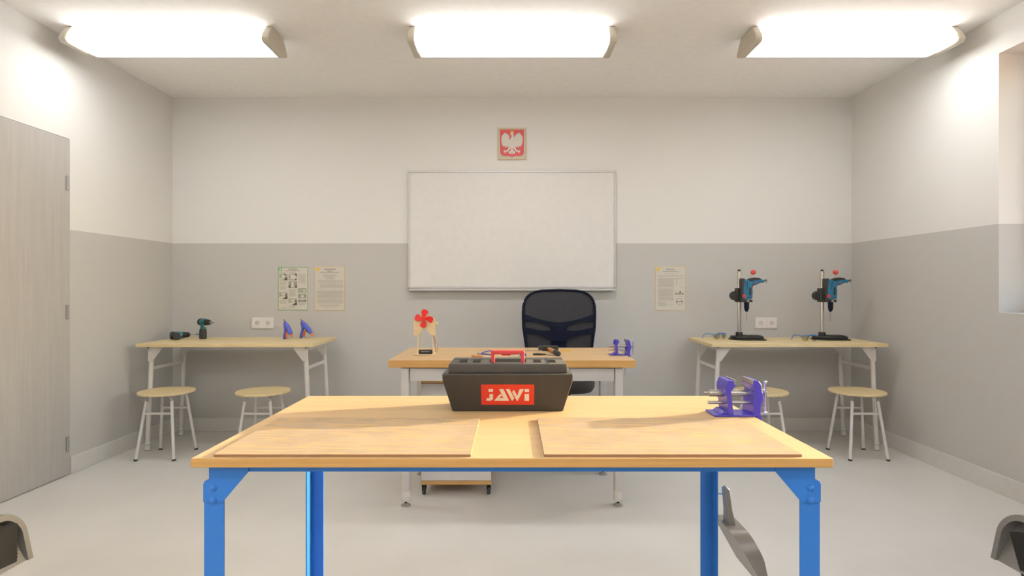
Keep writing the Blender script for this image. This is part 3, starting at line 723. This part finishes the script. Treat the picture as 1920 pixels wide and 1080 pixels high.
MB().loft([[(w*sx_, -.20+d*sy_, z) for sx_, sy_ in [(math.copysign(abs(math.cos(a))**.55, math.cos(a)), math.copysign(abs(math.sin(a))**.55, math.sin(a))) for a in [2*PI*i/40 for i in range(40)]]]
   for w, d, z in ((.19, .19, .482), (.228, .222, .490), (.243, .236, .515), (.245, .238, .545), (.235, .230, .575), (.20, .20, .588), (.10, .10, .590))]).build('seat', 'seat', ch, smooth=True)
MB().tube([(0, -.12, .470), (0, .08, .455), (0, .155, .50), (0, .15, .62)], [.025, .022, .02, .018], 10, rz=.6).build('back_bracket', 'navy', ch, smooth=True)
MB().box((-.09, -.30, .455), (.09, -.08, .483)).build('seat_plate', 'black', ch, .005)
MB().cyl((0, -.20, .10), (0, -.20, .30), .027).cyl((0, -.20, .30), (0, -.20, .456), .014).build('gas_lift', 'black', ch, smooth=True)
st = MB()
for k5 in range(5):
    a = 2*PI*k5/5+.3; st.tube([(0, -.20, .115), (.15*math.cos(a), -.20+.15*math.sin(a), .10), (.28*math.cos(a), -.20+.28*math.sin(a), .068)], [.028, .022, .014], 8)
st.build('star_base', 'black', ch, smooth=True)
for k5 in range(5):
    a = 2*PI*k5/5+.3; x, y = .28*math.cos(a), -.20+.28*math.sin(a)
    MB().cyl((x-.02*math.sin(a), y+.02*math.cos(a), .026), (x+.02*math.sin(a), y-.02*math.cos(a), .026), .026).cyl((x, y, .03), (x, y, .06), .006).build('caster', 'black', ch, .003)

# ---------------------------------------------------------------- desk clutter
# toy fan
fx = thing('toy_fan', 'plywood toy fan with red four-blade propeller on the teacher desk', 'toy fan', (-.512, 3.325, TT+.0005))
kf = 3.30/1067/9.81
def Fz(x, y): return ((x-300)*kf, (945-y)*kf)
b0 = MB().prism(rrect(-.058, -.035, .064, .085, .012), 0, .006, 'z').build('base', 'plywood', fx, .001)
MB().box((-.032, -.010, .006), (.045, .030, .028)).build('battery_box', 'black', fx, .002)
MB().box((-.020, -.0115, .018), (.032, -.0101, .021)).build('battery_contact', 'steel', fx)
bp_ = [Fz(*p) for p in [(110, 580), (110, 300), (160, 230), (250, 190), (370, 190), (450, 230), (508, 290), (508, 580), (430, 580), (340, 460), (270, 460), (200, 580)]]
# plate in convex pieces joined as one mesh
MB().prism([Fz(110, 580), Fz(110, 300), Fz(160, 230), Fz(250, 190), Fz(305, 185), Fz(305, 460), Fz(270, 460), Fz(200, 580)], -.016, -.011).prism([Fz(508, 580), Fz(430, 580), Fz(340, 460), Fz(305, 460), Fz(305, 185), Fz(370, 190), Fz(450, 230), Fz(508, 290)], -.016, -.011).build('front_plate', 'plywood', fx)
for x0, x1, y0, y1 in ((-.034, -.040, -.010, -.012), (.044, .053, -.010, -.012), (-.018, -.026, .030, .045), (.058, .066, .028, .042)):
    MB().tube([(x1, y1, .006), (x0, y0, .150)], .0032, 6).build('stick', 'plywood', fx)
hub = Fz(305, 268)
MB().cyl((hub[0], -.034, hub[1]), (hub[0], -.022, hub[1]), .011).build('hub', 'fanred', fx, smooth=True)
for q in range(4):
    a0 = math.radians(83-q*90); pts = []
    prof = [(-.008, .006), (-.017, .026), (-.019, .040), (-.014, .051), (-.002, .0545), (.012, .050), (.022, .042), (.019, .034), (.009, .020), (.006, .006)]
    mb = MB(); c, s_ = math.cos(a0-PI/2), math.sin(a0-PI/2)
    A = [mb.bm.verts.new((hub[0]+u*c-v*s_, -.029+u*.28, hub[1]+u*s_+v*c)) for u, v in prof]
    B = [mb.bm.verts.new((hub[0]+u*c-v*s_, -.0275+u*.28, hub[1]+u*s_+v*c)) for u, v in prof]
    mb.bm.faces.new(A); mb.bm.faces.new(B[::-1])
    for i in range(len(A)): mb.bm.faces.new((A[i], B[i], B[(i+1) % len(A)], A[(i+1) % len(A)]))
    mb.build('blade', 'fanred', fx)
MB().cyl((hub[0], -.022, hub[1]), (hub[0], .004, hub[1]), .010).build('motor', 'steel', fx, smooth=True)
sw = Fz(530, 370); MB().cyl((.060, .0, sw[1]), (.079, .0, sw[1]), .011).build('side_knob', 'framegold', fx, smooth=True)
MB().tube([(.052, -.005, .115), (.064, 0, .09), (.074, .01, .05), (.070, .02, .015)], .0011, 6).build('red_wire', 'red', fx)
MB().tube([(.050, -.002, .115), (.058, .004, .085), (.066, .014, .045), (.062, .022, .015)], .0011, 6).build('black_wire', 'black', fx)
def D(px, py, up=0.0):      # a point on the desk top, from its measured distance
    d = (1.2-TT-up)*1067/(py-540); return Vector(((px-960)*d/1067, d, TT+up))
# blue handled pliers-like tool with a wooden handled one
def rod_tool(name, label, cat, p, q, hr, hl, sr, hm, sm):
    """a tool lying on the desk: handle of length hl from p, shaft on to q"""
    d = (q-p); L_ = d.length; ang = math.atan2(d.y, d.x)
    t = thing(name, label, cat, (p.x, p.y, TT), ang)
    MB().lathe([(hr*.6, 0), (hr, hl*.08), (hr*.85, hl*.4), (hr, hl*.75), (hr*.55, hl)], (0, 0, hr), 16, 'X').build('handle', hm, t, smooth=True)
    MB().cyl((hl*.98, 0, hr), (L_, 0, hr), sr, n=12).build('shaft', sm, t, smooth=True)
    return t
rod_tool('wood_chisel', 'small chisel with tan wooden handle, left of the red toolbox handle', 'chisel', D(884.5, 668, .009), D(912, 668.5, .009), .009, .062, .003, 'tan', 'steel')
rod_tool('screwdriver', 'red handled screwdriver seen through the toolbox handle', 'screwdriver', D(941, 664.5, .006), D(966, 664.5, .006), .006, .05, .0025, 'red', 'steel')
rod_tool('file', 'thin file with blue handle seen under the red toolbox handle', 'file', D(986, 665, .007), D(955, 669, .007), .007, .055, .003, 'cableblue', 'steel')
t = thing('blue_pliers', 'pliers with spread blue handles, left of the toolbox handle', 'pliers', tuple(D(901, 665)))
e1 = D(922, 660)-D(901, 665); e2 = D(922, 667)-D(901, 665)
MB().tube([(0, 0, .006), (.02, e1.y*.6, .007), (.045, e1.y*.95, .008), (e1.x, e1.y, .007)], .0035, 8).build('handle', 'cableblue', t, smooth=True)
MB().tube([(0, 0, .006), (.02, e2.y*.35, .006), (e2.x, e2.y, .006)], .0035, 8).build('handle', 'cableblue', t, smooth=True)
MB().prism([(-.006, -.006), (.004, -.008), (.006, .006), (-.004, .008), (-.022, .003), (-.022, -.002)], .002, .010, 'z').build('jaws', 'jaw', t, .001)
# tongs / long-nose steel tool
t = thing('steel_scissors', 'long slim steel shears right of the toolbox handle', 'shears', tuple(D(1000, 658.5)))
MB().prism([(-.06, -.004), (.055, -.001), (.055, .002), (-.06, .006)], .001, .006, 'z').build('blade', 'steel', t)
MB().prism([(-.06, .010), (.03, .003), (.055, .004), (-.058, .018)], .001, .005, 'z').build('blade', 'steel', t)
# hammer
hp0 = D(1030, 655, .012); hp1 = D(1047, 664, .012); ang = math.atan2(hp1.y-hp0.y, hp1.x-hp0.x); HL = (hp1-hp0).length
hm = thing('hammer', 'hammer with dark head and varnished handle, in front of the office chair', 'hammer', (hp0.x, hp0.y, TT), ang)
MB().lathe([(.010, -.02), (.011, .0), (.012, HL*.45), (.013, HL*.62)], (0, 0, .014), 16, 'X').build('handle', 'tan', hm, smooth=True)
MB().lathe([(.013, HL*.62), (.0145, HL*.7), (.0145, HL), (.010, HL+.004)], (0, 0, .014), 16, 'X').build('grip', 'grip', hm, smooth=True)
MB().box((-.042, -.062, .001), (-.016, .062, .032)).build('head', 'grip', hm, .005)
bp2 = D(1005, 666)
t = thing('black_pliers', 'small pliers with black handles behind the toolbox', 'pliers', tuple(bp2), math.radians(-4))
MB().tube([(-.018, -.012, .005), (.01, -.008, .006), (.035, -.002, .005), (.06, .004, .005)], [.004, .0055, .005, .004], 8).build('handle', 'black', t, smooth=True)
MB().tube([(-.018, .016, .005), (.01, .012, .006), (.035, .004, .005), (.06, -.001, .005)], [.004, .0055, .005, .004], 8).build('handle', 'black', t, smooth=True)
MB().prism([(.056, -.006), (.072, -.007), (.105, -.030), (.108, -.026), (.072, .006), (.056, .008)], .001, .008, 'z').build('jaws', 'jaw', t, .0005)
rp0 = D(1051, 657, .0035)
t = thing('pencil', 'yellow pencil lying right of the hammer', 'pencil', (rp0.x, rp0.y, TT), math.radians(2))
MB().lathe([(.0035, 0), (.0035, .075)], (0, 0, .0036), 6, 'X').build('barrel', 'yellow', t)
MB().lathe([(.0035, .0752), (.0006, .088)], (0, 0, .0036), 6, 'X').build('tip', 'plywood', t)

# ---------------------------------------------------------------- side tables
ST = .794; SY = 4.134; SD = .572; SX = 2.0965
def side_table(x, label):
    t = thing('side_table', label, 'table', (x, SY+SD/2, 0), 0, 'birch tables along the back wall')
    hw = .6455; hd = SD/2
    MB().prism(rrect(-hw, -hd, hw, hd, .012), ST-.0245, ST, 'z').build('tabletop', 'birch', t, .002)
    for sx in (-1, 1):
        for sy in (-1, 1):
            y = sy*.2085
            lg = MB().cyl((sx*.600, y, .0705), (sx*.567, y, ST-.026), .0165).build('leg', 'whitemetal', t, smooth=True)
            MB().cyl((sx*.6035, y, .004), (sx*.6005, y, .0700), .0185).build('foot_sleeve', 'alucap', lg, smooth=True)
            MB().cyl((sx*.6020, y, .040), (sx*.6019, y, .0435), .0192).build('green_ring', 'greenband', lg)
            MB().cyl((sx*.6036, y, .0), (sx*.6035, y, .004), .0175).build('foot_tip', 'black', lg)
            yy = y+sy*.0; pl = [(sx*.584, ST-.0255), (sx*.475, ST-.0255), (sx*.555, ST-.135), (sx*.588, ST-.135)]
            a, b = y-.018, y-.0145
            MB().prism(pl, a, b).build('corner_plate', 'whitemetal', t)
            bo = MB()
            for u, z in ((sx*.566, ST-.048), (sx*.570, ST-.128)): bo.cyl((u, a-.003, z), (u, a, z), .0045, n=10)
            bo.build('rivet', 'alucap', lg)
            MB().cyl((sx*.580, y-.028 if sy < 0 else y+.028, ST-.0355), (sx*.580, y-.028 if sy < 0 else y+.028, ST-.0247), .006, n=10).build('table_bolt', 'black', t)
        z = .605; x_ = sx*.5745
        MB().box((x_-.004, -.193, z-.012), (x_+.004, .193, z+.012)).build('stretcher', 'whitemetal', t)
        MB().box((x_-.002, -.193, ST-.055), (x_+.012, .193, ST-.026)).build('end_rail', 'whitemetal', t)
    return t
side_table(-SX, 'birch topped table with grey metal legs against the back wall, on the left')
side_table(SX, 'birch topped table with grey metal legs against the back wall, on the right')

# ---------------------------------------------------------------- stools
def stool():
    t = thing('stool', 'x', 'stool', (0, 0, 0), 0, 'round wooden stools')
    MB().lathe([(.178, .4485), (.1825, .451), (.1835, .455), (.1835, .461), (.181, .464), (.001, .464)], n=64).build('seat', 'birch', t, smooth=True)
    for sx in (-1, 1):
        for sy in (-1, 1):
            pts = [(sx*.050, sy*.050, .440), (sx*.070, sy*.070, .438), (sx*.082, sy*.084, .428), (sx*.089, sy*.091, .405), (sx*.0925, sy*.096, .375), (sx*.132, sy*.139, .008)]
            lg = MB().tube(pts, .0105, 12).build('leg', 'whitemetal', t, smooth=True)
            MB().tube([(sx*.1315, sy*.1385, .012), (sx*.133, sy*.140, 0)], .0125, 12).build('rubber_tip', 'black', lg, smooth=True)
    for sy in (-1, 1): MB().tube([(-.099, sy*.1025, .320), (.099, sy*.1025, .320)], .0085, 10).build('crossbar', 'whitemetal', t, smooth=True)
    MB().box((-.06, -.06, .4435), (.06, .06, .4483)).build('seat_plate', 'whitemetal', t)
    return t
s0 = stool(); s0.location = (-2.479, 4.087, 0); s0['label'] = 'leftmost round stool, in front of the table with the cordless drills'
dup(s0, 'round stool second from the left, partly hidden by the workbench', (-1.787, 4.087, 0))
dup(s0, 'round stool behind the vise of the foreground workbench', (1.787, 4.087, 0))
dup(s0, 'rightmost round stool, in front of the table with the drill stands', (2.479, 4.087, 0))

# ---------------------------------------------------------------- cordless drills
def cordless(label, loc, rot, bit=.05):
    t = thing('cordless_drill', label, 'drill', loc, 0, 'teal cordless drills'); t.rotation_euler = rot
    # grip stands at the origin, barrel axis at z=.134 along +x
    z = .134
    MB().lathe([(.004, -.046), (.018, -.045), (.026, -.036), (.0285, -.018), (.029, .010), (.027, .034), (.024, .044)], (0, 0, z), 24, 'X').build('housing', 'teal', t, smooth=True)
    MB().loft([[(x0+u*w, v*d, h) for u, v in [(math.cos(a), math.sin(a)) for a in [2*PI*i/20 for i in range(20)]]] for x0, w, d, h in ((-.004, .024, .021, .078), (-.002, .020, .019, .092), (0, .024, .020, .112), (0, .030, .022, .122))]).build('upper_grip', 'teal', t, smooth=True)
    MB().loft([[(x0+u*w, v*d, h) for u, v in [(math.copysign(abs(math.cos(a))**.7, math.cos(a)), math.copysign(abs(math.sin(a))**.7, math.sin(a))) for a in [2*PI*i/24 for i in range(24)]]] for x0, w, d, h in ((-.005, .021, .021, .0), (-.005, .025, .025, .004), (-.005, .0255, .025, .05), (-.004, .024, .022, .0775))]).build('battery_handle', 'grip', t, smooth=True)
    MB().lathe([(.0285, -.040), (.0300, -.030), (.0300, -.012), (.0285, -.010)], (0, 0, z), 24, 'X').build('rear_grip', 'grip', t, smooth=True)
    MB().lathe([(.0245, .044), (.0245, .056), (.0215, .060), (.0215, .082), (.012, .096)], (0, 0, z), 24, 'X').build('chuck', 'black', t, smooth=True)
    MB().lathe([(.007, .096), (.006, .104), (.0028, .106), (.0028, .104+bit*.5)], (0, 0, z), 12, 'X').build('bit_holder', 'jaw', t, smooth=True)
    MB().lathe([(.0036, .104+bit*.5), (.0036, .104+bit*.8), (.0008, .104+bit)], (0, 0, z), 10, 'X').build('bit', 'black', t, smooth=True)
    MB().box((.018, -.006, .096), (.030, .006, .112)).build('trigger', 'whitemetal', t, .003)
    return t
def S(px, py):
    d = (1.2-ST)*1067/(py-540); return ((px-960)*d/1067, d)
a = S(381, 635.5); cordless('teal cordless drill standing upright on the left table', (a[0], a[1], ST+.0004), (0, 0, math.radians(-33)))
cordless('teal cordless drill lying on its side at the left end of the table', (-2.600, 4.425, ST+.0302), (-PI/2, 0, math.radians(35)), .066)

# ---------------------------------------------------------------- glue guns
def glue_gun(label, px, py, rz):
    a = S(px, py); t = thing('glue_gun', label, 'glue gun', (a[0], a[1], ST+.0002), rz, 'blue glue guns')
    # forward is +x : grip foot at the origin, barrel slants down and forward
    MB().tube([(-.012, 0, .0), (-.010, 0, .008), (-.002, 0, .035), (.006, 0, .060), (.006, 0, .085), (.002, 0, .108), (-.002, 0, .128), (0.0, 0, .140), (.004, 0, .144)], [.008, .0125, .0135, .0125, .0115, .0135, .0135, .010, .004], 14).build('grip', 'ggblue', t, smooth=True)
    MB().tube([(.000, 0, .124), (.010, 0, .119), (.030, 0, .104), (.060, 0, .074), (.084, 0, .046), (.088, 0, .041)], [.009, .0170, .0195, .0185, .0155, .009], 14).build('barrel', 'ggblue', t, smooth=True)
    MB().cyl((.085, 0, .045), (.101, 0, .027), .0100, .0075).cyl((.101, 0, .027), (.106, 0, .021), .0045, .002).build('nozzle', 'orange', t, smooth=True)
    MB().prism([(.012, .066), (.034, .060), (.026, .030), (.022, .006), (.010, .022), (.004, .036)], -.005, .005).build('trigger', 'orange', t, .002)
    MB().tube([(.022, 0, .092), (.048, 0, .062), (.056, 0, .050)], [.008, .008, .005], 10).build('underside', 'navy', t, smooth=True)
    MB().lathe([(.0055, -.002), (.0055, .002)], (.006, -.0135, .126), 14, 'Y').build('button', 'red', t)
    MB().cyl((-.004, 0, .136), (-.020, 0, .156), .0040, n=12).build('glue_stick', 'lens', t, smooth=True)
    MB().tube([(.070, -.004, .050), (.055, -.014, .003), (.055, .014, .003), (.070, .004, .050)], .0012, 6).build('wire_stand', 'steel', t)
    return t
glue_gun('blue glue gun with orange nozzle, the left one of the pair', 534.5, 636.2, math.radians(-38))
glue_gun('blue glue gun with orange nozzle, the right one of the pair', 566.5, 634.3, math.radians(-18))

# ---------------------------------------------------------------- drill stands
def drill_stand(label, x, y, rz):
    t = thing('drill_stand', label, 'drill press stand', (x, y, ST+.0003), rz, 'drill stands')
    # column at the origin, base and arm along +x
    base = [(-.062, -.045), (-.075, -.010), (-.070, .050), (-.02, .085), (.12, .085), (.170, .060), (.180, .010), (.190, -.062), (.178, -.080), (.02, -.085), (-.04, -.070)]
    MB().prism(base, 0, .010, 'z').prism([(u*.88+.004, v*.88) for u, v in base], .010, .030, 'z').build('base_plate', 'black', t, .005)
    MB().box((.04, -.05, .0300), (.16, .05, .036)).build('work_table', 'black', t, .002)
    MB().lathe([(.026, .030), (.026, .055), (.024, .060)], n=24).build('column_socket', 'black', t, smooth=True)
    MB().lathe([(.0150, .060), (.0150, .535), (.012, .538)], n=24).build('column', 'chrome', t, smooth=True)
    MB().lathe([(.012, .538), (.013, .543), (.008, .552)], n=20).build('column_cap', 'black', t, smooth=True)
    cg = MB().box((-.028, -.030, .295), (.024, .028, .405)).box((-.010, -.080, .300), (.020, -.0305, .480)).build('carriage', 'grip', t, .006)
    MB().cyl((-.034, -.026, .345), (-.034, .026, .345), .036, n=28).build('feed_wheel', 'black', cg, .004)
    MB().cyl((.05, .036, .42), (.118, .040, .520), .0035, n=12).build('lever', 'chrome', t, smooth=True)
    MB().ball((.122, .040, .530), .0205).build('lever_ball', 'ball', t, smooth=True)
    dr = bpy.data.objects.new('power_drill', None); C.objects.link(dr); dr.parent = t; dr.location = (-.046, -.056, 0)
    MB().lathe([(.024, .294), (.024, .318)], (.082, 0, 0), 24).box((.03, -.012, .296), (.066, .012, .316)).box((.10, -.010, .296), (.126, .010, .316)).build('clamp_collar', 'black', dr, .002)
    MB().lathe([(.007, -.034), (.009, -.030), (.009, -.022)], (.086, 0, .306), 14, 'Y').build('clamp_knob', 'steel', dr, smooth=True)
    # drill: motor body upright, pistol grip pointing to the right
    body = [(.052, .320), (.116, .320), (.122, .330), (.124, .385), (.120, .425), (.135, .440), (.100, .462), (.080, .470), (.066, .474), (.056, .464), (.052, .40)]
    d = MB().prism(body, -.026, .026).build('drill_body', 'dblue', dr, .009, seg=3)
    grip = [(.085, .447), (.118, .432), (.150, .428), (.185, .447), (.210, .446), (.214, .462), (.196, .474), (.160, .482), (.118, .480), (.092, .470)]
    MB().prism(grip, -.018, .018).build('pistol_grip', 'dblue', dr, .007, seg=3)
    MB().prism([(.080, .470), (.086, .452), (.110, .458), (.140, .466), (.190, .470), (.180, .482), (.140, .487), (.105, .481)], -.0205, .0205).prism([(.078, .39), (.084, .39), (.088, .455), (.080, .458)], -.0268, .0268).build('rubber_grip', 'black', dr, .003)
    MB().prism([(.093, .350), (.109, .350), (.111, .408), (.097, .410)], -.0270, .0270).build('nameplate', 'black', d)
    v_ = MB()
    for z in (.425, .434, .443, .452): v_.box((.060, -.0266, z), (.068, .0266, z+.004))
    for x_ in (.090, .106): v_.box((x_-.004, -.0266, .330), (x_+.004, .0266, .338))
    v_.build('vent_slots', 'black', d)
    MB().box((.048, -.0275, .332), (.070, .0275, .356)).build('red_switch', 'red', d, .002)
    MB().prism([(.122, .408), (.127, .408), (.134, .424), (.156, .430), (.158, .438), (.134, .437), (.122, .424)], -.009, .009).build('trigger', 'red', dr, .002)
    MB().cyl((.149, -.0215, .448), (.149, -.018, .448), .006, n=14).build('lock_button', 'red', dr)
    MB().tube([(.212, 0, .456), (.224, 0, .466), (.234, 0, .470), (.236, 0, .458), (.228, 0, .448)], [.006, .005, .004, .003, .003], 8).build('cable_sleeve', 'black', dr, smooth=True)
    MB().lathe([(.0185, .294), (.0185, .262), (.0165, .240), (.008, .222)], (.084, 0, 0), 24).build('chuck', 'navy', dr, smooth=True)
    MB().lathe([(.0036, .222), (.0036, .150), (.0006, .146)], (.084, 0, 0), 10).build('drill_bit', 'steel', dr, smooth=True)
    return t
drill_stand('black drill stand holding a blue drill, left one on the right table', 1.785, 4.47, math.radians(-4))
drill_stand('black drill stand holding a blue drill, right one nearest the corner', 2.436, 4.47, math.radians(-4))

# ---------------------------------------------------------------- safety glasses
def glasses(label, px, py, rz):
    a = S(px, py); t = thing('safety_glasses', label, 'safety glasses', (a[0], a[1], ST), rz, 'safety glasses on the right table')
    pts = [(-.072+.144*i/16, .020-.020*math.cos((i/8-1)*1.2)*1.4+.01, .046+.003*math.cos((i/8-1)*PI)) for i in range(17)]
    MB().tube(pts, .0030, 8).build('brow_bar', 'frameblue', t, smooth=True)
    for s_ in (-1, 1):
        mb = MB(); rows = []
        for j in range(7):
            v = j/6; row = []
            for i in range(9):
                u = s_*(.006+.062*i/8); w = (.5-.5*math.cos(PI*min(1, .15+.85*math.sin(PI*(i+.6)/9.2))))
                z = .045-v*.040*w
                y = .020-.028*math.cos(u/.072*1.2)+.010-.003*v
                row.append(mb.bm.verts.new((u, y, z)))
            rows.append(row)
        for A, B in zip(rows, rows[1:]):
            for i in range(8): mb.bm.faces.new((A[i], A[i+1], B[i+1], B[i]))
        o = mb.build('lens', 'lens', t, smooth=True); q = o.modifiers.new('thick', 'SOLIDIFY'); q.thickness = .0018
        MB().tube([(s_*.072, .022, .046), (s_*.073, .06, .047), (s_*.070, .10, .044), (s_*.066, .125, .020), (s_*.066, .132, .004)], .0026, 8).build('temple', 'frameblue', t, smooth=True)
    return t
glasses('blue rimmed safety glasses at the left corner of the right table', 1352, 637.5, math.radians(25))
glasses('blue rimmed safety glasses left of the corner drill stand', 1520, 641, math.radians(8))
